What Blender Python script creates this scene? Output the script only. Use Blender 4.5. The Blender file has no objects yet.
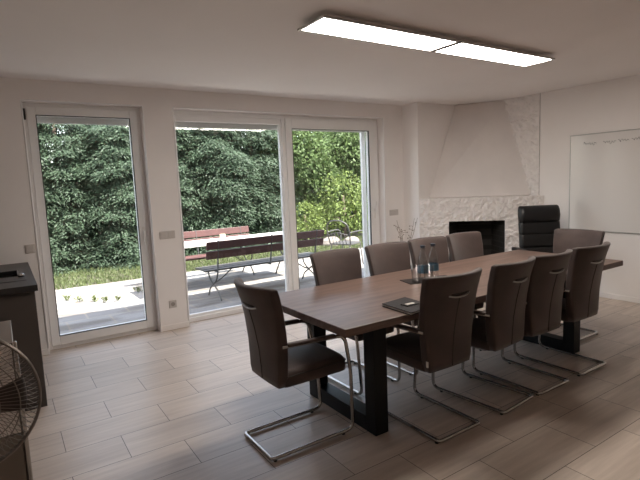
import bpy, bmesh, math, random
import numpy as np
from mathutils import Vector, Matrix, noise
C = bpy.context.scene.collection
SC = bpy.context.scene
PI = math.pi

# ------------------------------------------------------------------ camera
CAM = (-0.78478, -5.1425, 1.51407)
RX = (0.83281268, -0.55202713, -0.0410985)
UP = (0.09936608, 0.07604305, 0.99214104)
FW = (0.54456351, 0.83035143, -0.11818239)
cd = bpy.data.cameras.new('camera')
cd.sensor_width = 36.0
cd.lens = 481.78 / 640 * 36.0
cd.clip_start = 0.05
cam = bpy.data.objects.new('camera', cd)
C.objects.link(cam)
cam.matrix_world = Matrix(((RX[0], UP[0], -FW[0], CAM[0]), (RX[1], UP[1], -FW[1], CAM[1]),
                           (RX[2], UP[2], -FW[2], CAM[2]), (0, 0, 0, 1)))
SC.camera = cam

# ------------------------------------------------------------------ light and exposure
w = bpy.data.worlds.new('sky'); SC.world = w; w.use_nodes = True
nt = w.node_tree; nt.nodes.clear()
sky = nt.nodes.new('ShaderNodeTexSky'); sky.sky_type = 'NISHITA'
sky.sun_disc = False; sky.sun_elevation = math.radians(58); sky.sun_rotation = math.radians(200)
sky.air_density = 1.2; sky.dust_density = 2.5; sky.ozone_density = 1.0
bg = nt.nodes.new('ShaderNodeBackground'); bg.inputs['Strength'].default_value = 0.8
wo = nt.nodes.new('ShaderNodeOutputWorld')
haze = nt.nodes.new('ShaderNodeMixRGB'); haze.inputs['Fac'].default_value = 0.7; haze.inputs['Color2'].default_value = (1.0, 0.94, 0.88, 1)
nt.links.new(sky.outputs[0], haze.inputs['Color1']); nt.links.new(haze.outputs[0], bg.inputs[0]); nt.links.new(bg.outputs[0], wo.inputs[0])

sd = bpy.data.lights.new('sun', 'SUN'); sd.energy = 9.0; sd.angle = math.radians(0.6); sd.color = (1.0, 0.95, 0.87)
sun = bpy.data.objects.new('sun', sd); C.objects.link(sun)
sun.rotation_euler = Vector((-0.30, 0.40, -0.87)).to_track_quat('-Z', 'Y').to_euler()

def portal(name, loc, sx, sy, rot):
    a = bpy.data.lights.new(name, 'AREA'); a.shape = 'RECTANGLE'; a.size = sx; a.size_y = sy
    a.cycles.is_portal = True
    o = bpy.data.objects.new(name, a); C.objects.link(o); o.location = loc; o.rotation_euler = rot
portal('daylight_portal_door', (-0.015, 0.30, 1.19), 1.05, 2.34, (-PI / 2, 0, 0))
portal('daylight_portal_window', (2.26, 0.30, 1.19), 2.88, 2.34, (-PI / 2, 0, 0))
LAMP = 12.0
SC.view_settings.view_transform = 'Standard'
SC.view_settings.look = 'None'
SC.view_settings.gamma = 1.0
SC.view_settings.use_curve_mapping = False
SC.view_settings.exposure = 1.5
SC.cycles.max_bounces = 14
SC.cycles.diffuse_bounces = 8
SC.cycles.glossy_bounces = 4
SC.cycles.transparent_max_bounces = 24
SC.cycles.transmission_bounces = 8
SC.cycles.caustics_reflective = False
SC.cycles.caustics_refractive = False
SC.cycles.sample_clamp_indirect = 6.0

# ------------------------------------------------------------------ materials
def new_mat(name):
    m = bpy.data.materials.new(name); m.use_nodes = True
    t = m.node_tree; b = t.nodes['Principled BSDF']
    return m, t, b
def setp(b, **k):
    names = dict(color='Base Color', rough='Roughness', metal='Metallic', spec='Specular IOR Level', trans='Transmission Weight',
                 ior='IOR', sheen='Sheen Weight', coat='Coat Weight', coatr='Coat Roughness')
    for n, v in k.items():
        s = b.inputs[names[n]]
        s.default_value = (*v, 1) if n == 'color' and len(v) == 3 else v
def plain(name, color, rough=0.5, metal=0.0, var=0.0, scale=8.0, bump=0.0, bscale=60.0, spec=0.5, sheen=0.0):
    m, t, b = new_mat(name)
    setp(b, color=color, rough=rough, metal=metal, spec=spec, sheen=sheen)
    tc = t.nodes.new('ShaderNodeTexCoord')
    if var:
        n = t.nodes.new('ShaderNodeTexNoise'); n.inputs['Scale'].default_value = scale; n.inputs['Detail'].default_value = 4
        r = t.nodes.new('ShaderNodeValToRGB')
        r.color_ramp.elements[0].position = 0.3; r.color_ramp.elements[1].position = 0.7
        r.color_ramp.elements[0].color = (*[c * (1 - var) for c in color], 1)
        r.color_ramp.elements[1].color = (*[min(1, c * (1 + var)) for c in color], 1)
        t.links.new(tc.outputs['Object'], n.inputs['Vector']); t.links.new(n.outputs['Fac'], r.inputs['Fac'])
        t.links.new(r.outputs['Color'], b.inputs['Base Color'])
    if bump:
        n2 = t.nodes.new('ShaderNodeTexNoise'); n2.inputs['Scale'].default_value = bscale; n2.inputs['Detail'].default_value = 3
        bp = t.nodes.new('ShaderNodeBump'); bp.inputs['Strength'].default_value = bump; bp.inputs['Distance'].default_value = 0.01
        t.links.new(tc.outputs['Object'], n2.inputs['Vector']); t.links.new(n2.outputs['Fac'], bp.inputs['Height'])
        t.links.new(bp.outputs['Normal'], b.inputs['Normal'])
    return m
def glass_mat(name, tint=(0.97, 0.985, 0.98), n=1.45):
    # thin window glass: clear sheet with Fresnel reflection
    m = bpy.data.materials.new(name); m.use_nodes = True; t = m.node_tree; t.nodes.clear()
    tr = t.nodes.new('ShaderNodeBsdfTransparent'); tr.inputs[0].default_value = (*tint, 1)
    gl = t.nodes.new('ShaderNodeBsdfGlossy'); gl.inputs['Roughness'].default_value = 0.01
    fr = t.nodes.new('ShaderNodeFresnel')      # the same index on both faces of the thin sheet
    ge = t.nodes.new('ShaderNodeNewGeometry'); mi = t.nodes.new('ShaderNodeMath'); mi.operation = 'MULTIPLY_ADD'
    mi.inputs[1].default_value = 1 / n - n; mi.inputs[2].default_value = n
    t.links.new(ge.outputs['Backfacing'], mi.inputs[0]); t.links.new(mi.outputs[0], fr.inputs['IOR'])
    mx = t.nodes.new('ShaderNodeMixShader'); ou = t.nodes.new('ShaderNodeOutputMaterial')
    t.links.new(fr.outputs[0], mx.inputs[0]); t.links.new(tr.outputs[0], mx.inputs[1]); t.links.new(gl.outputs[0], mx.inputs[2])
    t.links.new(mx.outputs[0], ou.inputs[0])
    return m

M = {}
M['wall'] = plain('white_wall_paint', (0.85, 0.815, 0.795), 0.75, var=0.03, scale=1.5, bump=0.06, bscale=90)
M['ceiling'] = plain('ceiling_plaster', (0.85, 0.815, 0.80), 0.8, var=0.02, scale=1.2, bump=0.10, bscale=6)
M['plaster'] = plain('rough_white_plaster', (0.82, 0.785, 0.765), 0.85, var=0.05, scale=14, bump=0.35, bscale=45)
M['hood'] = plain('smooth_hood_plaster', (0.78, 0.735, 0.71), 0.8, var=0.04, scale=3, bump=0.05, bscale=40)
M['frame'] = plain('white_pvc', (0.84, 0.83, 0.82), 0.35)
M['gasket'] = plain('dark_gasket', (0.03, 0.03, 0.03), 0.6)
M['chrome'] = plain('chrome', (0.46, 0.44, 0.42), 0.24, metal=1.0)
M['wire'] = plain('dull_wire', (0.22, 0.19, 0.17), 0.35, metal=0.8)
M['steel'] = plain('brushed_steel', (0.45, 0.44, 0.43), 0.32, metal=1.0)
M['blacksteel'] = plain('black_powder_coat', (0.008, 0.008, 0.009), 0.5, spec=0.3)
M['leather'] = plain('brown_suede', (0.054, 0.034, 0.029), 0.62, var=0.32, scale=5, bump=0.12, bscale=220, spec=0.35, sheen=0.25)
M['leather_dark'] = plain('brown_piping', (0.028, 0.020, 0.018), 0.6)
M['blackleather'] = plain('black_leather', (0.008, 0.008, 0.009), 0.42, bump=0.1, bscale=180)
M['blackplastic'] = plain('black_plastic', (0.012, 0.012, 0.012), 0.4)
M['folder'] = plain('dark_brown_leather', (0.014, 0.010, 0.009), 0.6, bump=0.1, bscale=200, spec=0.25)
M['badge'] = plain('badge_metal', (0.62, 0.58, 0.52), 0.3, metal=0.6)
M['white'] = plain('white_plastic', (0.75, 0.73, 0.71), 0.4)
M['grey_switch'] = plain('switch_plastic', (0.56, 0.52, 0.49), 0.4)
M['tag'] = plain('white_tag', (0.75, 0.73, 0.7), 0.6)
M['worktop'] = plain('dark_worktop', (0.024, 0.021, 0.020), 0.4, var=0.1, scale=30)
M['cabinet'] = plain('taupe_cabinet', (0.062, 0.050, 0.044), 0.5)
M['sink'] = plain('black_sink', (0.010, 0.010, 0.011), 0.3)
M['sideboard_l'] = plain('sideboard_pale', (0.66, 0.61, 0.58), 0.35)
M['sideboard_d'] = plain('sideboard_taupe', (0.17, 0.14, 0.115), 0.4)
M['board'] = plain('whiteboard_enamel', (0.74, 0.715, 0.695), 0.12, spec=0.6)
M['marker'] = plain('black_marker', (0.05, 0.045, 0.045), 0.6)
M['fanblade'] = plain('brown_fan_blade', (0.045, 0.032, 0.026), 0.35)
M['brick'] = None
M['log'] = plain('log_bark', (0.10, 0.058, 0.038), 0.9, var=0.4, scale=20, bump=0.5, bscale=40)
M['twig'] = plain('dry_twig', (0.26, 0.21, 0.17), 0.8)
M['vase'] = plain('grey_vase', (0.30, 0.27, 0.25), 0.5)
M['label_blue'] = plain('blue_paper_label', (0.10, 0.24, 0.36), 0.5)
M['cap'] = plain('blue_cap', (0.03, 0.04, 0.06), 0.4)
M['bench'] = plain('dark_red_slats', (0.070, 0.026, 0.024), 0.55, var=0.15, scale=6)
M['iron'] = plain('painted_iron', (0.07, 0.07, 0.068), 0.5)
M['iron_dark'] = plain('dark_iron', (0.05, 0.045, 0.045), 0.5)
M['tablewood'] = plain('pale_table_boards', (0.55, 0.52, 0.49), 0.5, var=0.06, scale=5)  # pale boards with slight tone variation
M['mug'] = plain('beige_ceramic', (0.55, 0.42, 0.30), 0.5)
M['extwall'] = plain('white_render', (0.78, 0.77, 0.75), 0.8, bump=0.1, bscale=100)
M['soil'] = plain('forest_soil', (0.055, 0.050, 0.032), 0.95, var=0.4, scale=3)
M['bark'] = plain('tree_bark', (0.085, 0.062, 0.046), 0.9, var=0.3, scale=9, bump=0.4, bscale=25)
M['stone'] = plain('garden_stone', (0.15, 0.13, 0.115), 0.85, var=0.2, scale=8, bump=0.3, bscale=20)
M['glass_pane'] = glass_mat('window_glass')
M['glass_clear'] = glass_mat('drinking_glass', (0.88, 0.90, 0.90), 1.85)

def leaf_mat(name, c1, c2, trans=0.35):
    m = bpy.data.materials.new(name); m.use_nodes = True; t = m.node_tree; t.nodes.clear()
    tc = t.nodes.new('ShaderNodeTexCoord'); n = t.nodes.new('ShaderNodeTexNoise'); n.inputs['Scale'].default_value = 2.6
    n.inputs['Detail'].default_value = 5; n.inputs['Roughness'].default_value = 1.4
    r = t.nodes.new('ShaderNodeValToRGB'); r.color_ramp.elements[0].position = 0.36; r.color_ramp.elements[1].position = 0.66
    r.color_ramp.elements[0].color = (*c1, 1); r.color_ramp.elements[1].color = (*c2, 1)
    d = t.nodes.new('ShaderNodeBsdfPrincipled'); d.inputs['Roughness'].default_value = 0.55; d.inputs['Specular IOR Level'].default_value = 0.25
    tl = t.nodes.new('ShaderNodeBsdfTranslucent'); mx = t.nodes.new('ShaderNodeMixShader'); mx.inputs[0].default_value = trans
    ou = t.nodes.new('ShaderNodeOutputMaterial')
    L = t.links.new
    L(tc.outputs['Object'], n.inputs['Vector']); L(n.outputs['Fac'], r.inputs['Fac'])
    L(r.outputs['Color'], d.inputs['Base Color']); L(r.outputs['Color'], tl.inputs['Color'])
    L(d.outputs[0], mx.inputs[1]); L(tl.outputs[0], mx.inputs[2]); L(mx.outputs[0], ou.inputs[0])
    return m
M['conifer'] = leaf_mat('conifer_needles', (0.014, 0.024, 0.015), (0.070, 0.108, 0.062), 0.22)
M['conifer2'] = leaf_mat('conifer_needles_deep', (0.008, 0.015, 0.010), (0.040, 0.064, 0.038), 0.2)
M['broadleaf'] = leaf_mat('broad_leaves', (0.045, 0.075, 0.028), (0.150, 0.210, 0.078), 0.35)
M['yellowleaf'] = leaf_mat('yellow_green_leaves', (0.06, 0.10, 0.025), (0.21, 0.26, 0.075), 0.4)
M['weed'] = leaf_mat('weed_leaves', (0.10, 0.13, 0.05), (0.20, 0.22, 0.10), 0.4)
M['grass'] = leaf_mat('grass_blades', (0.06, 0.085, 0.03), (0.14, 0.16, 0.07), 0.3)

def tile_mat():
    m, t, b = new_mat('wood_look_floor_tiles'); L = t.links.new
    tc = t.nodes.new('ShaderNodeTexCoord'); mp = t.nodes.new('ShaderNodeMapping')
    mp.inputs['Location'].default_value = (TX, TY, 0)
    br = t.nodes.new('ShaderNodeTexBrick')
    br.offset = 0.5; br.offset_frequency = 2; br.squash = 1.0
    br.inputs['Scale'].default_value = 1.0; br.inputs['Brick Width'].default_value = 0.6092; br.inputs['Row Height'].default_value = 0.3
    br.inputs['Mortar Size'].default_value = 0.0022; br.inputs['Mortar Smooth'].default_value = 0.1; br.inputs['Bias'].default_value = 0.0
    br.inputs['Color1'].default_value = (0.0, 0, 0, 1); br.inputs['Color2'].default_value = (1, 1, 1, 1); br.inputs['Mortar'].default_value = (0.5, 0.5, 0.5, 1)
    L(tc.outputs['Object'], mp.inputs['Vector']); L(mp.outputs['Vector'], br.inputs['Vector'])
    # long grain streaks, shifted from tile to tile
    mp2 = t.nodes.new('ShaderNodeMapping'); mp2.inputs['Scale'].default_value = (1.1, 16, 1)
    add = t.nodes.new('ShaderNodeVectorMath'); add.operation = 'ADD'
    sc = t.nodes.new('ShaderNodeVectorMath'); sc.operation = 'SCALE'; sc.inputs['Scale'].default_value = 7.3
    L(br.outputs['Color'], sc.inputs[0]); L(tc.outputs['Object'], add.inputs[0]); L(sc.outputs[0], add.inputs[1]); L(add.outputs[0], mp2.inputs['Vector'])
    ns = t.nodes.new('ShaderNodeTexNoise'); ns.inputs['Scale'].default_value = 1.6; ns.inputs['Detail'].default_value = 6; ns.inputs['Roughness'].default_value = 0.62
    L(mp2.outputs['Vector'], ns.inputs['Vector'])
    rp = t.nodes.new('ShaderNodeValToRGB'); rp.color_ramp.elements[0].position = 0.30; rp.color_ramp.elements[1].position = 0.72
    rp.color_ramp.elements[0].color = (0.50, 0.41, 0.345, 1); rp.color_ramp.elements[1].color = (0.67, 0.57, 0.485, 1)
    L(ns.outputs['Fac'], rp.inputs['Fac'])
    hs = t.nodes.new('ShaderNodeMixRGB'); hs.blend_type = 'MULTIPLY'; hs.inputs['Fac'].default_value = 0.14
    L(rp.outputs['Color'], hs.inputs['Color1']); L(br.outputs['Color'], hs.inputs['Color2'])
    mo = t.nodes.new('ShaderNodeMixRGB'); mo.inputs['Color2'].default_value = (0.11, 0.085, 0.07, 1)
    L(br.outputs['Fac'], mo.inputs['Fac']); L(hs.outputs['Color'], mo.inputs['Color1']); L(mo.outputs['Color'], b.inputs['Base Color'])
    setp(b, rough=0.36, spec=0.5)
    bp = t.nodes.new('ShaderNodeBump'); bp.inputs['Strength'].default_value = 0.25; bp.inputs['Distance'].default_value = 0.002; bp.invert = True
    L(br.outputs['Fac'], bp.inputs['Height']); L(bp.outputs['Normal'], b.inputs['Normal'])
    return m
TX, TY = 0.3046, 1.4557 + 3.0
def table_mat():
    m, t, b = new_mat('walnut_veneer'); L = t.links.new
    tc = t.nodes.new('ShaderNodeTexCoord'); mp = t.nodes.new('ShaderNodeMapping'); mp.inputs['Scale'].default_value = (0.9, 9, 9)
    ns = t.nodes.new('ShaderNodeTexNoise'); ns.inputs['Scale'].default_value = 2.2; ns.inputs['Detail'].default_value = 8; ns.inputs['Roughness'].default_value = 0.6
    ns.inputs['Distortion'].default_value = 0.6
    rp = t.nodes.new('ShaderNodeValToRGB')
    e = rp.color_ramp.elements; e[0].position = 0.28; e[1].position = 0.75
    e[0].color = (0.080, 0.047, 0.036, 1); e[1].color = (0.185, 0.122, 0.098, 1)
    L(tc.outputs['Object'], mp.inputs['Vector']); L(mp.outputs['Vector'], ns.inputs['Vector']); L(ns.outputs['Fac'], rp.inputs['Fac'])
    L(rp.outputs['Color'], b.inputs['Base Color']); setp(b, rough=0.4, spec=0.45)
    return m
def brick_mat():
    m, t, b = new_mat('dark_brick'); L = t.links.new  # near-black bricks with slightly lighter joints
    tc = t.nodes.new('ShaderNodeTexCoord'); br = t.nodes.new('ShaderNodeTexBrick')
    br.inputs['Scale'].default_value = 1; br.inputs['Brick Width'].default_value = 0.24; br.inputs['Row Height'].default_value = 0.075; br.inputs['Mortar Size'].default_value = 0.006
    br.inputs['Color1'].default_value = (0.008, 0.007, 0.006, 1); br.inputs['Color2'].default_value = (0.018, 0.015, 0.013, 1); br.inputs['Mortar'].default_value = (0.03, 0.027, 0.025, 1)
    cx = t.nodes.new('ShaderNodeSeparateXYZ'); cb = t.nodes.new('ShaderNodeCombineXYZ'); ad = t.nodes.new('ShaderNodeMath'); ad.operation = 'ADD'
    L(tc.outputs['Object'], cx.inputs[0]); L(cx.outputs['X'], ad.inputs[0]); L(cx.outputs['Y'], ad.inputs[1])
    L(ad.outputs[0], cb.inputs['X']); L(cx.outputs['Z'], cb.inputs['Y']); L(cb.outputs[0], br.inputs['Vector'])
    L(br.outputs['Color'], b.inputs['Base Color']); setp(b, rough=0.9)
    return m
def paving_mat(name, c1, c2, mc, bw, rh, off=0.5):
    m, t, b = new_mat(name); L = t.links.new
    tc = t.nodes.new('ShaderNodeTexCoord'); br = t.nodes.new('ShaderNodeTexBrick'); br.offset = off
    br.inputs['Scale'].default_value = 1; br.inputs['Brick Width'].default_value = bw; br.inputs['Row Height'].default_value = rh; br.inputs['Mortar Size'].default_value = 0.012
    br.inputs['Color1'].default_value = (*c1, 1); br.inputs['Color2'].default_value = (*c2, 1); br.inputs['Mortar'].default_value = (*mc, 1)
    ns = t.nodes.new('ShaderNodeTexNoise'); ns.inputs['Scale'].default_value = 2.5; ns.inputs['Detail'].default_value = 6
    mp = t.nodes.new('ShaderNodeMapping'); mp.inputs['Scale'].default_value = (0.5, 1.8, 1)
    rp = t.nodes.new('ShaderNodeValToRGB'); rp.color_ramp.elements[0].position = 0.35; rp.color_ramp.elements[1].position = 0.55
    rp.color_ramp.elements[0].color = (0.42, 0.37, 0.32, 1); rp.color_ramp.elements[1].color = (1, 1, 1, 1)
    mx = t.nodes.new('ShaderNodeMixRGB'); mx.blend_type = 'MULTIPLY'; mx.inputs['Fac'].default_value = 0.8
    L(tc.outputs['Object'], br.inputs['Vector']); L(tc.outputs['Object'], mp.inputs['Vector']); L(mp.outputs['Vector'], ns.inputs['Vector'])
    L(ns.outputs['Fac'], rp.inputs['Fac']); L(br.outputs['Color'], mx.inputs['Color1']); L(rp.outputs['Color'], mx.inputs['Color2'])
    L(mx.outputs['Color'], b.inputs['Base Color']); setp(b, rough=0.8)
    return m
M['tile'] = tile_mat(); M['table'] = table_mat(); M['brick'] = brick_mat()
M['paving'] = paving_mat('concrete_paving', (0.185, 0.174, 0.168), (0.235, 0.223, 0.215), (0.27, 0.24, 0.20), 0.5, 0.5)
def emit_mat(name, color, strength):
    m, t, b = new_mat(name)
    setp(b, color=(0.8, 0.78, 0.74), rough=0.5)
    b.inputs['Emission Color'].default_value = (*color, 1); b.inputs['Emission Strength'].default_value = strength
    return m
M['lamp'] = emit_mat('lamp_diffuser', (1.0, 0.925, 0.845), LAMP)

# ------------------------------------------------------------------ mesh helpers
def link(name, verts, faces, mat, parent=None, smooth=False, bevel=0, seg=2, angle=35):
    me = bpy.data.meshes.new(name)
    me.from_pydata([tuple(v) for v in verts], [], faces); me.validate(); me.update()
    bm = bmesh.new(); bm.from_mesh(me); bmesh.ops.recalc_face_normals(bm, faces=bm.faces); bm.to_mesh(me); bm.free()
    if smooth:
        for p in me.polygons: p.use_smooth = True
    me.materials.append(M[mat] if isinstance(mat, str) else mat)
    o = bpy.data.objects.new(name, me); C.objects.link(o)
    if parent: o.parent = parent
    if bevel:
        b = o.modifiers.new('bevel', 'BEVEL'); b.width = bevel; b.segments = seg; b.limit_method = 'ANGLE'; b.angle_limit = math.radians(angle)
    return o
class MB:
    def __init__(s): s.v = []; s.f = []
    def add(s, v, f):
        n = len(s.v); s.v += [tuple(p) for p in v]; s.f += [tuple(i + n for i in q) for q in f]; return s
    def box(s, x0, x1, y0, y1, z0, z1, mat=None):
        v = [(x, y, z) for z in (z0, z1) for y in (y0, y1) for x in (x0, x1)]
        if mat is not None: v = [mat @ Vector(p) for p in v]
        return s.add(v, [(0, 2, 3, 1), (4, 5, 7, 6), (0, 1, 5, 4), (2, 6, 7, 3), (0, 4, 6, 2), (1, 3, 7, 5)])
    def bar(s, a, b, wdt, hgt, up=(0, 0, 1)):
        a = Vector(a); b = Vector(b); d = (b - a); L = d.length; d.normalize()
        u = Vector(up)
        if abs(d.dot(u)) > 0.98: u = Vector((0, 1, 0))
        sd_ = d.cross(u).normalized(); uu = sd_.cross(d)
        v = [p + sd_ * i * wdt / 2 + uu * j * hgt / 2 for p in (a, b) for i, j in ((-1, -1), (1, -1), (1, 1), (-1, 1))]
        return s.add(v, [(0, 1, 2, 3), (7, 6, 5, 4), (0, 4, 5, 1), (1, 5, 6, 2), (2, 6, 7, 3), (3, 7, 4, 0)])
    def tube(s, pts, r, n=8, cap=True, closed=False, rs=None):
        P = [Vector(p) for p in pts]; m = len(P)
        v = []; T = []
        for i in range(m):
            if closed: d = P[(i + 1) % m] - P[i - 1]
            else: d = P[min(i + 1, m - 1)] - P[max(i - 1, 0)]
            T.append(d.normalized())
        u = T[0].orthogonal().normalized()
        for i in range(m):
            u = (u - T[i] * u.dot(T[i]))
            u = u.normalized() if u.length > 1e-6 else T[i].orthogonal().normalized()
            b = T[i].cross(u); rr = rs[i] if rs else r
            v += [P[i] + (u * math.cos(2 * PI * k / n) + b * math.sin(2 * PI * k / n)) * rr for k in range(n)]
        f = []
        for i in range(m if closed else m - 1):
            for k in range(n):
                a = i * n; c = ((i + 1) % m) * n
                f.append((a + k, a + (k + 1) % n, c + (k + 1) % n, c + k))
        if cap and not closed:
            f.append(tuple(range(n))[::-1]); f.append(tuple((m - 1) * n + k for k in range(n)))
        return s.add(v, f)
    def lathe(s, prof, n=24, o=(0, 0, 0), capb=True, capt=True):
        v = []; f = []
        for r, z in prof:
            v += [(o[0] + r * math.cos(2 * PI * k / n), o[1] + r * math.sin(2 * PI * k / n), o[2] + z) for k in range(n)]
        for i in range(len(prof) - 1):
            for k in range(n):
                f.append((i * n + k, i * n + (k + 1) % n, (i + 1) * n + (k + 1) % n, (i + 1) * n + k))
        if capb: f.append(tuple(range(n))[::-1])
        if capt: f.append(tuple((len(prof) - 1) * n + k for k in range(n)))
        return s.add(v, f)
    def loft(s, loops):
        n = len(loops[0]); v = [p for l in loops for p in l]; f = []
        for i in range(len(loops) - 1):
            for k in range(n):
                f.append((i * n + k, i * n + (k + 1) % n, (i + 1) * n + (k + 1) % n, (i + 1) * n + k))
        f.append(tuple(range(n))[::-1]); f.append(tuple((len(loops) - 1) * n + k for k in range(n)))
        return s.add(v, f)
    def prism(s, poly, z0, z1):
        n = len(poly)
        v = [(x, y, z0) for x, y in poly] + [(x, y, z1) for x, y in poly]
        f = [tuple(range(n))[::-1], tuple(range(n, 2 * n))] + [(k, (k + 1) % n, n + (k + 1) % n, n + k) for k in range(n)]
        return s.add(v, f)
    def build(s, name, mat, parent=None, **k): return link(name, s.v, s.f, mat, parent, **k)

def fillet(pts, r, seg=5):
    P = [Vector(p) for p in pts]; out = [P[0]]
    for i in range(1, len(P) - 1):
        a = (P[i - 1] - P[i]); b = (P[i + 1] - P[i]); rr = min(r[i] if isinstance(r, list) else r, a.length * 0.49, b.length * 0.49)
        a.normalize(); b.normalize()
        p0 = P[i] + a * rr; p2 = P[i] + b * rr
        for k in range(seg + 1):
            q = k / seg; out.append(p0 * (1 - q) ** 2 + P[i] * 2 * q * (1 - q) + p2 * q * q)
    out.append(P[-1]); return out
def smoothpath(pts, n=6):
    P = [Vector(p) for p in pts]; P = [P[0] * 2 - P[1]] + P + [P[-1] * 2 - P[-2]]; out = []
    for i in range(1, len(P) - 2):
        for k in range(n):
            q = k / n; a, b, c, d = P[i - 1:i + 3]
            out.append(0.5 * ((2 * b) + (c - a) * q + (2 * a - 5 * b + 4 * c - d) * q * q + (3 * b - a - 3 * c + d) * q ** 3))
    out.append(P[-2]); return out
def rrect(w2, t2, r, n=4):
    r = min(r, w2 * 0.99, t2 * 0.99); out = []
    for cx, cy, a0 in ((w2 - r, t2 - r, 0), (-w2 + r, t2 - r, 90), (-w2 + r, -t2 + r, 180), (w2 - r, -t2 + r, 270)):
        for k in range(n + 1):
            a = math.radians(a0 + 90 * k / n); out.append((cx + r * math.cos(a), cy + r * math.sin(a)))
    return out
def dense(loop, step, kx=12, ky=4):
    # splits the straight sides of a rounded rectangle (always into the same count, so loops loft cleanly)
    out = []; c = len(loop) // 4
    for i in range(len(loop)):
        a = loop[i]; b = loop[(i + 1) % len(loop)]; n = 1
        if (i + 1) % c == 0: n = kx if ((i + 1) // c) % 2 == 1 else ky
        for k in range(n): out.append((a[0] + (b[0] - a[0]) * k / n, a[1] + (b[1] - a[1]) * k / n))
    return out

def thing(name, label, cat, loc=(0, 0, 0), rz=0.0, group=None):
    o = bpy.data.objects.new(name, None); C.objects.link(o); o.empty_display_size = 0.1
    o.location = loc; o.rotation_euler = (0, 0, rz); return tag(o, label, cat, group)
def tag(o, label, cat, group=None, kind=None):
    o['label'] = label; o['category'] = cat
    if group: o['group'] = group
    if kind: o['kind'] = kind
    return o
def struct(o, label, cat):
    o['kind'] = 'structure'; return tag(o, label, cat)
def copy_tree(o, parent=None):
    c = o.copy(); C.objects.link(c)
    if parent: c.parent = parent
    for ch in list(o.children): copy_tree(ch, c)
    return c

# ------------------------------------------------------------------ room shell
XL, XR, YF, H = -1.75, 5.1665, -7.6, 2.543
T = 0.36                                   # outer wall thickness
struct(MB().box(XL, XR, YF, 0.14, -0.12, 0).build('floor', 'tile'), 'beige wood-look floor tiles laid in half bond', 'floor')
struct(MB().box(XL - .3, XR + .3, YF - .3, T, H, H + 0.25).build('ceiling', 'ceiling'), 'white plastered ceiling of the meeting room', 'ceiling')
struct(MB().box(XL - .5, XR + .5, YF - .5, T + 0.06, H + 0.25, H + 0.42).build('roof', 'extwall'), 'unseen roof slab added to cast the house shade on the terrace', 'roof')  # unseen slab, added so its edge throws the shade strip outside
# window wall with the two openings
D0, D1, W0, W1, ZT = -0.541, 0.505, 0.815, 3.704, 2.357
mb = MB()
for a, b, z0, z1 in ((XL - .3, D0, -.1, H), (D0, D1, ZT, H), (D1, W0, -.1, H), (W0, W1, ZT, H), (W1, XR + .3, -.1, H), (D0, D1, -.1, -0.001), (W0, W1, -.1, -0.001)):
    mb.box(a, b, 0, T, z0, z1)
struct(mb.build('wall_back', 'wall'), 'long white wall holding the glass door and the wide window', 'wall')
struct(MB().box(XR, XR + .3, YF, 0, -.1, H).build('wall_right', 'wall'), 'white wall carrying the whiteboard', 'wall')
struct(MB().box(XL - .3, XL, YF, 0, -.1, H).build('wall_left', 'wall'), 'white wall on the kitchen side', 'wall')
mb = MB().box(XL - .3, XR + .3, YF - .3, YF, -.1, H)
struct(mb.build('wall_front', 'wall'), 'white wall behind the viewer', 'wall')
# baseboards
mb = MB()
for a, b in ((XL, D0), (D1, W0), (W1, 4.06)): mb.box(a, b, -0.012, 0, 0, 0.06)
struct(mb.build('baseboard_back', 'wall', bevel=0.004), 'low white tiled skirting under the window wall', 'baseboard')
struct(MB().box(XR - 0.012, XR, YF, -1.48, 0, 0.06).build('baseboard_right', 'wall', bevel=0.004), 'low white skirting under the whiteboard wall', 'baseboard')
# chimney breast in the corner
struct(MB().box(4.06, XR, -0.30, 0, 0, H).build('wall_chimney', 'wall'), 'white pier between the window and the fireplace', 'wall')

mb = MB()
for xa, xb in ((D0, D1), (W0, W1)):
    mb.tube(fillet([(xa - .002, -.001, 0.0), (xa - .002, -.001, ZT + .002), (xb + .002, -.001, ZT + .002), (xb + .002, -.001, 0.0)], .01, 3), .007, 8)
struct(mb.build('trim_2', 'frame', smooth=True), 'white rounded plaster corners round the door and window openings', 'trim')  # white glossy beads give the rounded corners their bright edge lines
def pane_frame(mb, x0, x1, z0, z1, y0, y1, l, r, t, b):
    mb.box(x0, x0 + l, y0, y1, z0, z1); mb.box(x1 - r, x1, y0, y1, z0, z1)
    mb.box(x0 + l, x1 - r, y0, y1, z1 - t, z1); mb.box(x0 + l, x1 - r, y0, y1, z0, z0 + b)
# patio door
d = thing('door_1', 'white framed glass patio door beside the kitchen unit', 'door', ((D0 + D1) / 2, 0.12, 0)); d['kind'] = 'structure'
hw = (D1 - D0) / 2
mb = MB(); pane_frame(mb, -hw, hw, 0.0, ZT, 0.0, 0.075, 0.045, 0.045, 0.045, 0.045); mb.build('door_frame', 'frame', d, bevel=0.004)
mb = MB(); pane_frame(mb, -hw + .035, hw - .035, 0.035, ZT - .035, -0.018, 0.055, 0.075, 0.075, 0.08, 0.095); lf = mb.build('door_leaf', 'frame', d, bevel=0.006)
gx0, gx1, gz0, gz1 = -hw + .110, hw - .110, 0.13, ZT - .115
mb = MB(); pane_frame(mb, gx0 - .004, gx1 + .004, gz0 - .004, gz1 + .004, -0.0195, 0.0, .007, .007, .007, .007); mb.build('gasket', 'gasket', lf)
MB().box(gx0 - .01, gx1 + .01, 0.012, 0.020, gz0 - .01, gz1 + .01).build('glass_pane', 'glass_pane', lf)
mb = MB(); mb.box(gx1 + .028, gx1 + .058, -0.030, -0.018, 0.99, 1.13); mb.tube(fillet([(gx1 + .043, -0.03, 1.085), (gx1 + .043, -0.065, 1.085), (gx1 + .043, -0.065, 0.96)], 0.015), 0.009)
mb.build('door_handle', 'white', lf, bevel=0.003)
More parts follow.
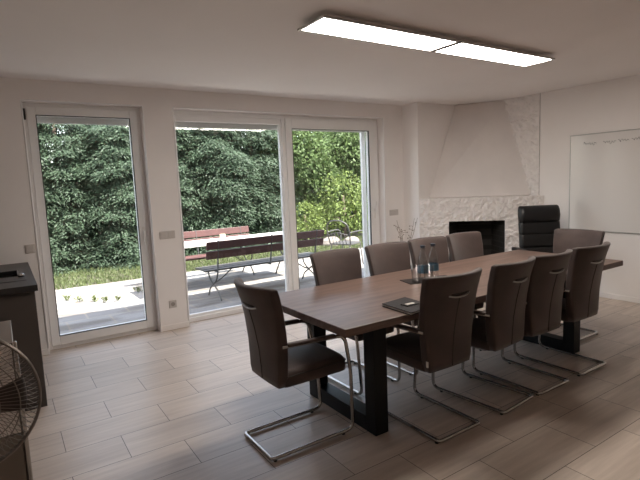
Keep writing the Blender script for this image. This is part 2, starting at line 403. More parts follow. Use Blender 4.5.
MB().box(-hw + .005, -hw + .027, -0.014, 0.0, 2.20, 2.30).build('hinge', 'gasket', d, bevel=0.003)
MB().box(-hw + .005, -hw + .027, -0.014, 0.0, 0.10, 0.20).build('hinge', 'frame', d, bevel=0.003)
MB().box(-hw + .03, hw - .03, 0.10, 0.125, gz1 - .055, ZT).build('roller_shutter', 'extwall', d, bevel=0.004)
MB().box(-hw, hw, 0.075, T - .12 + .05, -0.03, 0.015).build('door_sill', 'stone', d)
# wide window: fixed light on the left, sliding sash on the right
wn = thing('window_1', 'wide white framed window with fixed and sliding panes', 'window', (W0, 0.14, 0)); wn['kind'] = 'structure'
WW = W1 - W0
mb = MB(); pane_frame(mb, 0, WW, 0.0, ZT, 0.0, 0.10, 0.05, 0.05, 0.05, 0.05); mb.box(1.365, 1.415, 0.0, 0.10, 0.05, ZT - .05); mb.build('window_frame', 'frame', wn, bevel=0.004)
mb = MB(); pane_frame(mb, 0.035, 1.375, 0.045, ZT - .04, 0.02, 0.07, 0.03, 0.03, 0.075, 0.035); mb.build('fixed_bead', 'frame', wn, bevel=0.004)
MB().box(0.06, 1.350, 0.045, 0.053, 0.07, ZT - .11).build('glass_pane', 'glass_pane', wn)
sx0, sx1 = 1.412, WW - .01
mb = MB(); pane_frame(mb, sx0, sx1, 0.03, ZT - .03, -0.022, 0.05, 0.09, 0.155, 0.135, 0.09); sh = mb.build('sliding_sash', 'frame', wn, bevel=0.006)
MB().box(sx0 + .08, sx1 - .145, 0.016, 0.024, 0.11, ZT - .16).build('glass_pane', 'glass_pane', sh)
mb = MB(); pane_frame(mb, sx0 + .087, sx1 - .152, 0.117, ZT - .162, -0.0235, 0.0, .006, .006, .006, .006); mb.build('gasket', 'gasket', sh)
mb = MB(); mb.box(sx1 - .105, sx1 - .075, -0.034, -0.022, 0.98, 1.12); mb.tube(fillet([(sx1 - .09, -0.034, 1.07), (sx1 - .09, -0.07, 1.07), (sx1 - .09, -0.07, 1.22)], 0.015), 0.009)
mb.build('window_handle', 'white', sh, bevel=0.003)
MB().box(0.04, WW - .04, 0.13, 0.155, 2.19, ZT).build('roller_shutter', 'extwall', wn, bevel=0.004)
MB().box(WW - .155, WW - .095, .15, .19, .012, ZT).build('shutter_guide', 'extwall', wn)
MB().box(0, WW, 0.10, T - .14 + .05, -0.03, 0.012).build('window_sill', 'stone', wn)
# ------------------------------------------------------------------ fireplace in the corner
A = Vector((4.06, -0.30, 0)); B = Vector((XR, -1.47, 0)); L_ = (B - A).length; ux = (B - A).normalized(); nx = Vector((ux.y, -ux.x, 0))  # nx points into the room
if nx.x > 0: nx = -nx
fp = thing('fireplace', 'white roughcast corner fireplace with a tapered smoke hood', 'fireplace', (0, 0, 0))
OP = (0.402, 1.130, 0.02, 0.905)
def rough(p, amp=0.030):
    q = Vector(p) * 23
    return (noise.noise(q) + 0.6 * noise.noise(q * 2.3 + Vector((5, 3, 1)))) * amp
step = 0.0165
nxs = int(L_ / step); zs_ = int(1.225 / step)
verts = {}; V = []; F = []
def vid(i, j):
    if (i, j) not in verts:
        s = L_ * i / nxs; z = 1.225 * j / zs_
        p = A + ux * s + Vector((0, 0, z))
        edge = min(1, s / .03, (L_ - s) / .03, (1.225 - z) / .02)
        p = p + nx * (0.012 + rough(p) * max(0.15, edge))
        verts[(i, j)] = len(V); V.append(p)
    return verts[(i, j)]
for i in range(nxs):
    for j in range(zs_):
        sc_ = L_ * (i + .5) / nxs; zc = 1.225 * (j + .5) / zs_
        if OP[0] < sc_ < OP[1] and OP[2] < zc < OP[3]: continue
        F.append((vid(i, j), vid(i + 1, j), vid(i + 1, j + 1), vid(i, j + 1)))
bm_edges = {}
for f in F:
    for k in range(4):
        e = (f[k], f[(k + 1) % 4]); ke = tuple(sorted(e)); bm_edges.setdefault(ke, []).append(e)
n0 = len(V); back = {}
def bid(i):
    if i not in back:
        back[i] = len(V); V.append(Vector(V[i]) - nx * 0.11)
    return back[i]
for ke, es in list(bm_edges.items()):
    if len(es) == 1:
        a, b = es[0]; F.append((b, a, bid(a), bid(b)))
link('surround', V, F, 'plaster', fp, smooth=False)
# top ledge
c0 = A + nx * 0.005; c1 = B + nx * 0.005
mb = MB(); mb.prism([(c0.x, c0.y), (c1.x - .001, c1.y), (XR - .001, -0.301), (4.061, -0.301)], 1.215, 1.228); mb.build('ledge', 'plaster', fp)
# firebox
fb = MB()
def P(s, dd, z): q = A + ux * s - nx * dd; return (q.x, q.y, z)
def wallq(a, b): fb.bar(a, b, 0.02, 0.9)
s0, s1, dp = OP[0], OP[1], 0.42
v = [P(s0, .02, 0.02), P(s1, .02, 0.02), P(s1 - .12, dp, 0.02), P(s0 + .12, dp, 0.02), P(s0, .02, .905), P(s1, .02, .905), P(s1 - .12, dp, .905), P(s0 + .12, dp, .905)]
fb.add(v, [(0, 1, 2, 3), (4, 7, 6, 5), (1, 5, 6, 2), (2, 6, 7, 3), (3, 7, 4, 0)])
fb.build('firebox', 'brick', fp)
# smoke hood: tapered block leaning into the corner
hood = MB()
def hp(x, y, z): return Vector((x, y, z))
Lb, Rb = hp(4.235, -0.301, 1.229), hp(XR - .002, -1.312, 1.229)
Lt, Rt = hp(4.80, -0.301, H - .001), hp(XR - .002, -0.885, H - .001)
cb_, ct_ = hp(XR - .002, -0.301, 1.229), hp(XR - .002, -0.301, H - .001)
hood.add([Lb, Rb, cb_, Lt, Rt, ct_], [(0, 2, 1), (3, 4, 5), (0, 1, 4, 3), (1, 2, 5, 4), (2, 0, 3, 5)])
hood.build('hood', 'hood', fp, bevel=0.02, seg=3)
# roughcast strip of wall to the right of the hood
V = []; F = []; ny_ = 70; nz_ = 84
y0r, y1r, z0r, z1r = -1.398, -0.303, 1.228, H
for j in range(nz_ + 1):
    for i in range(ny_ + 1):
        p = Vector((XR - .012, y0r + (y1r - y0r) * i / ny_, z0r + (z1r - z0r) * j / nz_))
        e = min(1, i / 2)
        V.append(p - Vector((max(-.009, rough(p, 0.028)) * e, 0, 0)))
for j in range(nz_):
    for i in range(ny_):
        a = j * (ny_ + 1) + i; F.append((a, a + 1, a + ny_ + 2, a + ny_ + 1))
n = len(V)
for j in range(nz_ + 1): V.append(Vector((XR, y0r, z0r + (z1r - z0r) * j / nz_)))
for j in range(nz_): F.append((j * (ny_ + 1), (j + 1) * (ny_ + 1), n + j + 1, n + j))
struct(link('wall_rough', V, F, 'plaster'), 'roughcast white strip of wall beside the smoke hood', 'wall')
struct(MB().box(XR - .004, XR, -1.402, -1.398, 1.23, H).build('trim_1', 'vase'), 'thin dark joint where the roughcast ends', 'trim')
# logs in the firebox
lg = [((0.62, 0.20, 0.075), (0.98, 0.24, 0.075), 0.055, 'lowest split log lying at the front of the firebox'),
      ((0.64, 0.33, 0.075), (0.97, 0.30, 0.075), 0.055, 'lowest split log lying at the back of the firebox'),
      ((0.66, 0.25, 0.175), (0.95, 0.29, 0.178), 0.053, 'split log stacked on top of the others in the firebox')]
for a, b, r, lab in lg:
    mb = MB(); a = Vector(P(*a)); b = Vector(P(*b)); pts = [a.lerp(b, k / 6) for k in range(7)]
    mb.tube(pts, r, 9, rs=[r * (1 + 0.08 * math.sin(k * 2.1 + r * 90)) for k in range(7)])
    tag(mb.build('firewood_log', 'log', None), lab, 'log', 'firewood in the fireplace')

# ------------------------------------------------------------------ ceiling lights
for i, (x0, x1, lab) in enumerate(((0.928, 2.140, 'long flat ceiling light panel nearer to the viewer'), (2.160, 3.372, 'long flat ceiling light panel farther from the viewer'))):
    t = thing('ceiling_light_panel', lab, 'ceiling light', ((x0 + x1) / 2, -2.515, 2.496), -0.03 * 0, 'ceiling light panels')
    hx = (x1 - x0) / 2; hy = 0.150
    mb = MB(); pane_frame(mb, -hx, hx, -hy, hy, 0.0, 0.011, .020, .020, .020, .020)
    mb.v = [(a, c, b) for a, b, c in mb.v]
    mb.build('frame', 'steel', t, bevel=0.001)
    MB().box(-hx + .013, hx - .013, -hy + .013, hy - .013, 0.003, 0.008).build('diffuser', 'lamp', t)
    MB().box(-hx + .002, hx - .002, -hy + .002, hy - .002, 0.009, 0.014).build('back_plate', 'white', t)
    MB().box(-hx + .08, hx - .08, -hy + .06, hy - .06, 0.014, H - 2.496).build('mounting_box', 'white', t)

# ------------------------------------------------------------------ meeting table
TX0, TX1, TY0, TY1, TZ = 0.643, 3.594, -3.170, -2.163, 0.7486
tx, ty = (TX0 + TX1) / 2, (TY0 + TY1) / 2
t = thing('meeting_table', 'long walnut meeting table on black steel frame legs', 'table', (tx, ty, 0))
hx, hy = (TX1 - TX0) / 2, (TY1 - TY0) / 2
MB().box(-hx, hx, -hy, hy, TZ - .045, TZ).build('tabletop', 'table', t, bevel=0.003)
for s in (-1, 1):
    xc = s * (hx - (0.345 if s < 0 else 0.455))
    mb = MB(); a, b = xc - .05, xc + .05; yo = hy - .135
    mb.box(a, b, -yo, -yo + .095, 0, TZ - .045); mb.box(a, b, yo - .095, yo, 0, TZ - .045)
    mb.box(a, b, -yo + .095, yo - .095, 0, 0.095); mb.box(a, b, -yo + .095, yo - .095, TZ - .135, TZ - .045)
    mb.build('leg', 'blacksteel', t, bevel=0.003)
MB().box(-hx + .40, hx - .40, -.04, .04, TZ - .10, TZ - .045).build('stretcher', 'blacksteel', t)

# ------------------------------------------------------------------ cantilever chairs
def back_center(z):
    zs = (0.385, 0.48, 0.60, 0.72, 0.84, 0.93, 0.975); ys = (-0.196, -0.201, -0.212, -0.233, -0.263, -0.296, -0.316)
    return float(np.interp(z, zs, ys))
def back_half(z): return float(np.interp(z, (0.385, 0.5, 0.65, 0.8, 0.975), (0.176, 0.188, 0.204, 0.217, 0.232)))
def back_curve(x, z): return 1.3 * x * x * float(np.interp(z, (0.385, 0.6, 0.975), (0.15, 0.5, 1.0)))
def make_chair(label, group):
    t = thing('conference_chair', label, 'chair', (0, 0, 0), 0, group)
    # seat
    loops = []
    for z, ins in ((0.392, 0.012), (0.398, 0.003), (0.43, 0.0), (0.462, 0.002), (0.476, 0.014), (0.481, 0.035)):
        loops.append([(x, y + 0.025, z + (0.010 * (1 - (x / .19) ** 2) if z > .47 else 0)) for x, y in dense(rrect(0.183 - ins, 0.222 - ins, 0.035), 0.05)])
    MB().loft(loops).build('seat', 'leather', t, smooth=True)
    MB().tube([(x, y + 0.025, 0.457) for x, y in dense(rrect(0.1835, 0.2225, 0.035), 0.05)], 0.0035, 6, closed=True).build('piping', 'leather_dark', t.children[0], smooth=True)
    # back shell
    loops = []; zs = [0.402 + 0.556 * k / 14 for k in range(15)]
    rows = [(0.400, 0.004, 0.8)] + [(z, 0, 1) for z in zs[1:]] + [(0.965, 0.003, 0.86), (0.970, 0.009, 0.6), (0.973, 0.016, 0.3)]
    for z, ins, ft in rows:
        w2 = back_half(z) - ins; t2 = float(np.interp(z, (0.385, 0.55, 0.97), (0.034, 0.031, 0.026))) * ft
        loops.append([(x, y + back_center(z) + back_curve(x, z), z) for x, y in dense(rrect(w2, t2, 0.013 * ft), 0.045)])
    bk = MB().loft(loops).build('backrest', 'leather', t, smooth=True)
    def outer(x, z, dd): return (x, back_center(z) + back_curve(x, z) - float(np.interp(z, (0.385, 0.55, 0.97), (0.034, 0.031, 0.026))) - dd, z)
    MB().tube([outer(0, 0.412 + 0.42 * k / 12, 0.0) for k in range(13)], 0.0035, 6).build('seam', 'leather_dark', bk, smooth=True)
    mb = MB(); mb.tube(smoothpath([outer(x, 0.850 - 0.012 * (1 - (x / .085) ** 2), -0.003 + 0.011 * (1 - (x / .085) ** 4)) for x in np.linspace(-.085, .085, 9)], 3), 0.0055, 8)
    mb.build('pull_handle', 'steel', bk, smooth=True)
    mb = MB(); mb.tube([outer(x, 0.857, -0.001) for x in np.linspace(-.07, .07, 7)], 0.006, 6); mb.build('handle_slot_shade', 'leather_dark', bk, smooth=True)  # dark tube painting the shade inside the slot
    # tube frame: arm - front upright - runner - rear bar - runner - upright - arm
    X = 0.195
    h = [(X + .008, -0.200, 0.640), (X + .008, 0.215, 0.622), (X - .002, 0.258, 0.40), (X - .018, 0.276, 0.016), (X - .018, -0.285, 0.016)]
    pts = h + [(-x, y, z) for x, y, z in h[::-1]]
    MB().tube(fillet(pts, [.055] * 4 + [.022] * 2 + [.055] * 4, 6), 0.0112, 10).build('frame', 'chrome', t, smooth=True)
    for s in (-1, 1):
        mb = MB(); mb.bar((s * (X + .008), -0.17, 0.646), (s * (X + .008), 0.15, 0.632), 0.032, 0.022); mb.build('arm_pad', 'leather', t, bevel=0.008, seg=3)
        for y in (0.20, -0.265):
            MB().lathe([(0.011, 0.0), (0.012, 0.008)], 10, (s * (X - .018), y, 0)).build('glide', 'blackplastic', t)
    return t
CHAIRS = [
    (0.602, -2.715, -PI / 2, 'brown suede cantilever chair alone at the near short end of the table'),
    (1.345, -3.035, 0.0, 'brown suede chair in front of the closed dark folder, back to the viewer'),
    (1.895, -3.035, 0.09, 'brown suede chair second from the viewer along the table side away from the windows'),
    (2.340, -3.030, 0.0, 'brown suede chair third from the viewer along the table side away from the windows'),
    (2.865, -3.030, 0.0, 'brown suede chair farthest along the table side away from the windows'),
    (1.380, -2.295, PI, 'brown suede chair nearest the viewer along the window side of the table'),
    (1.920, -2.295, PI, 'brown suede chair second from the viewer along the window side of the table'),
    (2.405, -2.295, PI, 'brown suede chair along the window side directly behind the two water bottles'),
    (2.895, -2.295, PI, 'brown suede chair farthest along the window side, before the fireplace opening'),
    (3.470, -2.720, PI / 2, 'brown suede chair at the far short end of the table'),
]
proto = make_chair(CHAIRS[0][3], 'cantilever chairs around the meeting table')
for i, (x, y, rz, lab) in enumerate(CHAIRS):
    o = proto if i == 0 else copy_tree(proto)
    o.location = (x, y, 0); o.rotation_euler = (0, 0, rz); o['label'] = lab
    if i == 1:
        tg = MB().box(-0.1865, -0.182, -0.215, -0.200, 0.435, 0.470).build('care_tag', 'tag', o); tg['label'] = 'small white sewn tag'

# ------------------------------------------------------------------ black office chair
oc = thing('office_chair', 'black leather executive swivel chair with headrest near the fireplace', 'office chair', (4.49, -1.99, -0.0), math.radians(58) + PI / 2)
# local: faces +Y
def pad(mb, secs):
    mb.loft([[(x, y + yc, z) for x, y in dense(rrect(w2, t2, min(w2, t2) * .9), 0.06)] for z, yc, w2, t2 in secs])
mb = MB(); pad(mb, [(0.95, -0.315, 0.235, 0.035), (0.965, -0.312, 0.248, 0.052), (1.03, -0.315, 0.253, 0.066), (1.10, -0.325, 0.250, 0.062), (1.14, -0.335, 0.243, 0.042), (1.152, -0.338, 0.23, 0.018)]); mb.build('headrest', 'blackleather', oc, smooth=True)
for z0, z1 in ((0.80, 0.955), (0.64, 0.805), (0.48, 0.645)):
    mb = MB(); n = 7; secs = []
    for k in range(n):
        q = k / (n - 1); z = z0 + (z1 - z0) * q; bulge = math.sin(PI * q) ** .5
        secs.append((z, -0.255 - (z - .5) * 0.13, 0.250 - 0.0 * q, 0.036 + 0.010 * bulge))
    pad(mb, secs); mb.build('back_cushion', 'blackleather', oc, smooth=True)
mb = MB(); mb.loft([[(x, y - 0.318 - (z - .5) * 0.12, z) for x, y in rrect(0.225, 0.018, 0.015)] for z in (0.46, 0.7, 0.95, 1.12)]); mb.build('back_shell', 'blackplastic', oc, smooth=True)
mb = MB(); mb.loft([[(x, y + .02, z) for x, y in dense(rrect(.255 - i, .25 - i, .06), .06)] for z, i in ((.40, .02), (.415, .0), (.47, .0), (.495, .02), (.505, .06))]); mb.build('seat', 'blackleather', oc, smooth=True)
for s in (-1, 1):
    mb = MB(); mb.tube(fillet([(s * .25, -.12, .43), (s * .345, -.10, .46), (s * .345, -.10, .62)], .03), .016); mb.build('arm_post', 'blackplastic', oc, smooth=True)
    mb = MB(); mb.loft([[(x + s * .345, y, z) for x, z in [(p[0], p[1] + .642) for p in rrect(.036 * k, .026 * k, .02 * k)]] for y, k in ((-.24, .4), (-.22, .9), (-.1, 1), (.06, 1), (.10, .9), (.12, .45))]); mb.build('armrest', 'blackplastic', oc, smooth=True)
MB().lathe([(.03, .09), (.03, .26), (.02, .27), (.02, .40), (.10, .402), (.10, .41)], 16).build('gas_column', 'steel', oc, smooth=True)
for k in range(5):
    a = 2 * PI * k / 5 + .3
    mb = MB(); mb.tube([(0, 0, .11), (.18 * math.cos(a), .18 * math.sin(a), .095), (.31 * math.cos(a), .31 * math.sin(a), .07)], .02, 8, rs=[.028, .022, .016]); lgp = mb.build('leg', 'steel', oc, smooth=True)
    mb = MB(); cx, cy = .31 * math.cos(a), .31 * math.sin(a)
    pr_ = []
    for q in range(2):
        off = -.018 + .024 * q; tx_, ty_ = -math.sin(a), math.cos(a)
        mb.tube([(cx + tx_ * off, cy + ty_ * off, .028), (cx + tx_ * (off + .014), cy + ty_ * (off + .014), .028)], .028, 14)
    mb.build('caster', 'blackplastic', lgp)

oc.scale = (1, 1, .98)
# ------------------------------------------------------------------ whiteboard
wb = thing('whiteboard', 'white magnetic board with a handwritten line on the right wall', 'whiteboard', (XR, -2.715, 0.793))
bw_, bh = 0.90, 1.167
MB().box(-0.016, -0.002, -bw_ + .004, bw_ - .004, .004, bh - .004).build('writing_surface', 'board', wb)
mb = MB()
mb.box(-0.020, 0, -bw_, bw_, bh - .010, bh); mb.box(-0.020, 0, -bw_, bw_, 0, .010); mb.box(-0.020, 0, -bw_, -bw_ + .010, .01, bh - .01); mb.box(-0.020, 0, bw_ - .010, bw_, .01, bh - .01)
mb.build('frame', 'steel', wb, bevel=0.003)
rnd = random.Random(4)
def scribble(ya, yb, zc, up):
    pts = []; n = max(6, int((yb - ya) / 0.009))
    for k in range(n + 1):
        q = k / n; y = -(ya + (yb - ya) * q) + 2.715
        pts.append((-0.0167, y + 0.006 * math.sin(k * 2.4), zc + (0.026 if (k in up) else 0.011) * math.sin(k * 1.9) + 0.004 * rnd.uniform(-1, 1)))
    mb = MB(); mb.tube(smoothpath(pts, 4), 0.0019, 5); mb.build('handwritten_word', 'marker', wb)
scribble(1.985, 2.13, 1.845 - .793, (1, 12, 13)); scribble(2.21, 2.345, 1.845 - .793, (5, 9)); scribble(2.375, 2.485, 1.852 - .793, (2,)); scribble(2.515, 2.64, 1.855 - .793, (3, 7)); scribble(2.70, 2.86, 1.856 - .793, (4,))

# ------------------------------------------------------------------ things on the table
f = thing('folder', 'closed dark leather folder with a metal badge lying on the table', 'folder', (1.193, -3.058, TZ), 0)
def quadslab(c, z0, z1):
    return MB().add([(x - 1.193, y + 3.058, z) for z in (z0, z1) for x, y in c], [(3, 2, 1, 0), (4, 5, 6, 7), (0, 1, 5, 4), (1, 2, 6, 5), (2, 3, 7, 6), (3, 0, 4, 7)])
cc = [(1.091, -2.941), (1.079, -3.205), (1.290, -3.180), (1.308, -2.912)]
def shrink(c, k): return [((x - 1.193) * k + 1.193, (y + 3.058) * k - 3.058) for x, y in c]
quadslab(cc, 0, 0.004).build('back_cover', 'folder', f, bevel=0.0015)
quadslab(shrink(cc, .95), 0.004, 0.013).build('pages', 'tag', f)
quadslab(cc, 0.013, 0.019).build('front_cover', 'folder', f, bevel=0.002)
MB().box(-.045, .055, -.045, .015, .019, .025).build('clasp_flap', 'folder', f, bevel=.002)
MB().box(-.03, .03, -.03, -.005, .025, .027).build('badge', 'badge', f, bevel=.0008)

pm = MB().box(-.20, .20, -.085, .085, 0, .004).build('table_mat', 'folder', bevel=.0015); pm.location = (1.862, -2.585, TZ); pm.rotation_euler = (0, 0, -0.27)
tag(pm, 'dark rectangular leather mat under the water bottles', 'mat')
bot = thing('water_bottle', '', 'bottle', (0, 0, 0), 0, 'water bottles on the table')
prof = [(.026, .0), (.034, .004), (.036, .012), (.036, .125), (.035, .14), (.030, .165), (.021, .195), (.015, .215), (.0135, .225), (.0135, .240)]
MB().lathe(prof, 24, capt=False).build('bottle_body', 'glass_clear', bot, smooth=True)
MB().lathe([(.0165, .236), (.0165, .252), (.015, .254)], 20).build('cap', 'cap', bot, smooth=False)
MB().lathe([(.0366, .055), (.0366, .105)], 24, capb=False, capt=False).build('paper_label', 'label_blue', bot, smooth=True)
b2 = copy_tree(bot)
bot.scale = b2.scale = (1.12, 1.12, 1.04)
bot.location = (1.816, -2.575, TZ + .004); bot['label'] = 'left of the two clear water bottles, behind the drinking glasses'
b2.location = (1.940, -2.560, TZ + .004); b2['label'] = 'right of the two clear water bottles with a blue paper label'
M['tumbler'] = glass_mat('tumbler_glass', (0.93, 0.94, 0.94), 1.5)
gl = thing('drinking_glass', 'clear tumbler on the mat in front of the left bottle', 'glass', (1.712, -2.606, TZ + .004), 0, 'drinking glasses on the table')
MB().lathe([(.026, 0), (.029, .003), (.039, .128), (.0375, .128), (.0275, .006), (.002, .006)], 24, capt=True).build('tumbler', 'tumbler', gl, smooth=True)
g2 = copy_tree(gl); g2.location = (1.790, -2.655, TZ + .004); g2['label'] = 'clear tumbler on the mat nearest the right bottle'

# ------------------------------------------------------------------ switches and sockets
def plate(name, label, cat, x, z, gangs, rocker, loc_y=0.0):
    t = thing(name, label, cat, (x, 0.0, z), 0)
    w2 = gangs * .0405
    MB().box(-w2, w2, -.009, 0, -.0405, .0405).build('cover_plate', 'grey_switch', t, bevel=.003)
    for g in range(gangs):
        c = -w2 + .0405 + g * .081
        if rocker: MB().box(c - .029, c + .029, -.013, -.008, -.029, .029).build('rocker', 'grey_switch', t, bevel=.002)
        else: MB().lathe([(.022, 0), (.022, .004), (.018, .004), (.018, .0015)], 20).build('socket_insert', 'blackplastic' if False else 'vase', t).rotation_euler = (PI / 2, 0, 0)
    if not rocker:
        t.children[-1].location = (0, -.0085, 0)
    return t
plate('light_switch', 'single wall switch left of the glass door above the worktop', 'light switch', -0.600, 1.02, 1, True)
plate('light_switch', 'double wall switch between the glass door and the window', 'light switch', 0.654, 1.03, 2, True)
plate('light_switch', 'double wall switch to the right of the window', 'light switch', 3.86, 1.05, 2, True)
plate('wall_socket', 'power socket low on the wall between door and window', 'socket', 0.655, 0.28, 1, False)

# ------------------------------------------------------------------ twigs in a floor vase
vz = thing('floor_vase', 'grey floor vase with bare twigs beside the window', 'vase', (3.80, -0.26, 0))
MB().lathe([(.06, 0), (.075, .02), (.085, .15), (.07, .32), (.045, .42), (.05, .45), (.044, .45), (.04, .42)], 24).build('vase_body', 'vase', vz, smooth=True)
rnd = random.Random(11)
for k in range(5):
    a = rnd.uniform(0, 2 * PI); rr = rnd.uniform(.10, .17); hh = rnd.uniform(.82, .98)
    px, py = rr * math.cos(a) * 1.3, -abs(rr * math.sin(a)) * .8 - .02
    mb = MB(); main = smoothpath([(0, 0, .30), (px * .3, py * .3, .55), (px * .6 + .02, py * .6, .75), (px, py, hh)], 4)
    mb.tube(main, .004, 5, rs=[.005 - .003 * i / len(main) for i in range(len(main))])
    for j in (5, 7, 9, 10):
        p = main[j]; q = p + Vector((rnd.uniform(-.09, .09), rnd.uniform(-.05, .03), rnd.uniform(.0, .06)))
        mb.tube([p, (p + q) / 2 + Vector((0, 0, .008)), q], .0025, 5, rs=[.003, .0025, .002])
        mb.lathe([(.001, -.008), (.007, -.002), (.007, .003), (.001, .01)], 6, tuple(q))
    mb.build('twig', 'twig', vz)

# ------------------------------------------------------------------ kitchen unit, sideboard and fan on the left
kc = thing('base_cabinet', 'dark taupe kitchen base cabinet under the black worktop', 'cabinet', (-1.18, -0.67, 0))
MB().box(-.53, .532, -.64, .655, .08, .858).build('carcass', 'cabinet', kc, bevel=.002)
MB().box(-.53, .532, -.60, .655, 0, .08).build('plinth', 'cabinet', kc)
for a, b in ((-.525, -.002), (.002, .528)):
    dr = MB().box(a, b, -.660, -.641, .085, .852).build('door', 'cabinet', kc, bevel=.002)
wt = thing('worktop', 'dark kitchen worktop with an inset black sink', 'worktop', (-1.18, -0.67, .858))
# slab with a cut-out for the bowl
x0, x1, y0, y1 = -.56, .550, -.685, .668; bx0, bx1, by0, by1 = -.20, .462, -.20, .17
mb = MB(); mb.box(x0, x1, y0, by0, 0, .042); mb.box(x0, x1, by1, y1, 0, .042); mb.box(x0, bx0, by0, by1, 0, .042); mb.box(bx1, x1, by0, by1, 0, .042)
mb.build('worktop_slab', 'worktop', wt)
sk = thing('sink', 'black inset sink with chrome tap knob in the worktop', 'sink', (-1.18, -0.67, .858))
mb = MB(); b0 = .001
mb.box(bx0 + b0, bx1 - b0, by0 + b0, by1 - b0, .002, .008); mb.box(bx0 + b0, bx0 + .012, by0 + b0, by1 - b0, .008, .044); mb.box(bx1 - .012, bx1 - b0, by0 + b0, by1 - b0, .008, .044)
mb.box(bx0 + .012, bx1 - .012, by0 + b0, by0 + .012, .008, .044); mb.box(bx0 + .012, bx1 - .012, by1 - .012, by1 - b0, .008, .044)
mb.build('sink_bowl', 'sink', sk)
mb = MB(); pane_frame(mb, bx0 - .03, bx1 + .035, by0 - .22, by1 + .03, .042, .0445, .028, .028, .026, .215)
mb.v = [(a, c, b) for a, b, c in mb.v]; mb.build('drainer_rim', 'worktop', sk, bevel=.001)
MB().lathe([(.022, .0445), (.022, .062), (.017, .068)], 20, (bx1 + .008, by0 - .03, 0)).build('control_knob', 'chrome', sk, smooth=True)

sb = thing('sideboard', 'pale fronted sideboard with aluminium corner strip behind the fan', 'cabinet', (-1.27, -2.58, 0))
MB().box(-.465, .470, -.22, .22, .06, .905).build('carcass', 'sideboard_d', sb, bevel=.002)
MB().box(-.44, .44, -.20, .20, 0, .06).build('plinth', 'blackplastic', sb)
MB().box(-.460, .462, -.240, -.221, .52, .902).build('door', 'sideboard_l', sb, bevel=.002)  # upper door paler than the lower door and carcass
MB().box(-.460, .462, -.240, -.221, .065, .515).build('door', 'sideboard_d', sb, bevel=.002)
mb = MB(); mb.box(.468, .484, -.243, -.222, .06, .912); mb.build('corner_strip', 'chrome', sb, bevel=.004)

fn = thing('pedestal_fan', 'steel wire pedestal fan with brown blades cut by the left edge', 'fan', (-0.955, -3.42, 0), 0)
ang = math.atan2(-0.785 + 0.924, -(-5.14 + 3.42))
HZ = 0.905
MB().lathe([(.19, 0), (.20, .008), (.19, .02), (.06, .035), (.03, .05)], 32).build('base', 'blackplastic', fn, smooth=True)
MB().lathe([(.014, .04), (.014, .80)], 12, (0, .10, 0)).build('pole', 'chrome', fn, smooth=True)
fn.children[0].location = (0, .10, 0)
Mh = Matrix.Translation((0, 0, HZ)) @ Matrix.Rotation(math.radians(-4), 4, 'Z')
def xf(mb): mb.v = [tuple(Mh @ Vector(p)) for p in mb.v]; return mb
mb = MB(); mb.tube([(0, .20, 0), (0, .17, 0), (0, .10, 0), (0, .06, 0)], .05, 18, rs=[.03, .055, .065, .055]); mb.box(-.02, .02, .07, .13, -.16, -.03); xf(mb).build('motor_housing', 'chrome', fn, smooth=False, bevel=.002)
for side, ydir in (('front', -1), ('rear', 1)):
    mb = MB(); R = .216
    mb.tube([(R * math.cos(a), 0.006 * ydir, R * math.sin(a)) for a in np.linspace(0, 2 * PI, 49)[:-1]], .0042, 6, closed=True)
    for rr, yy in ((.165, .050), (.115, .062)):
        mb.tube([(rr * math.cos(a), yy * ydir, rr * math.sin(a)) for a in np.linspace(0, 2 * PI, 41)[:-1]], .0018, 5, closed=True)
    nspk = 84
    for k in range(nspk):
        a = 2 * PI * k / nspk; a2 = a + .35
        pts = [(.045 * math.cos(a2), .066 * ydir, .045 * math.sin(a2)), (.115 * math.cos(a + .15), .062 * ydir, .115 * math.sin(a + .15)), (.165 * math.cos(a + .05), .050 * ydir, .165 * math.sin(a + .05)), (.196 * math.cos(a), .025 * ydir, .196 * math.sin(a)), (R * math.cos(a), .004 * ydir, R * math.sin(a))]
        mb.tube(pts, 0.0010, 4, cap=False)
    xf(mb).build('wire_guard', 'wire', fn, smooth=True)
mb = MB(); mb.tube([(0, -.071, 0), (0, -.064, 0)], .05, 24); xf(mb).build('guard_badge', 'steel', fn)
for k in range(4):
    mb = MB(); a0 = 2 * PI * k / 4 - .15; vs = []; nr, na = 7, 9
    for i in range(nr):
        r = .03 + .15 * i / (nr - 1); half = .34 - .10 * i / (nr - 1)
        for j in range(na):
            q = j / (na - 1) * 2 - 1; a = a0 + half * q + .2 * i / nr
            vs.append((r * math.cos(a), .022 * q * (r / .18 + .3), r * math.sin(a)))
    fs = [(i * na + j, i * na + j + 1, (i + 1) * na + j + 1, (i + 1) * na + j) for i in range(nr - 1) for j in range(na - 1)]
    m2 = MB().add(vs, fs); xf(m2); o = m2.build('blade', 'fanblade', fn, smooth=True); so = o.modifiers.new('thick', 'SOLIDIFY'); so.thickness = .003
mb = MB(); mb.tube([(0, -.03, 0), (0, -.02, 0), (0, .05, 0)], .04, 20, rs=[.03, .04, .04]); xf(mb).build('hub', 'fanblade', fn, smooth=True)

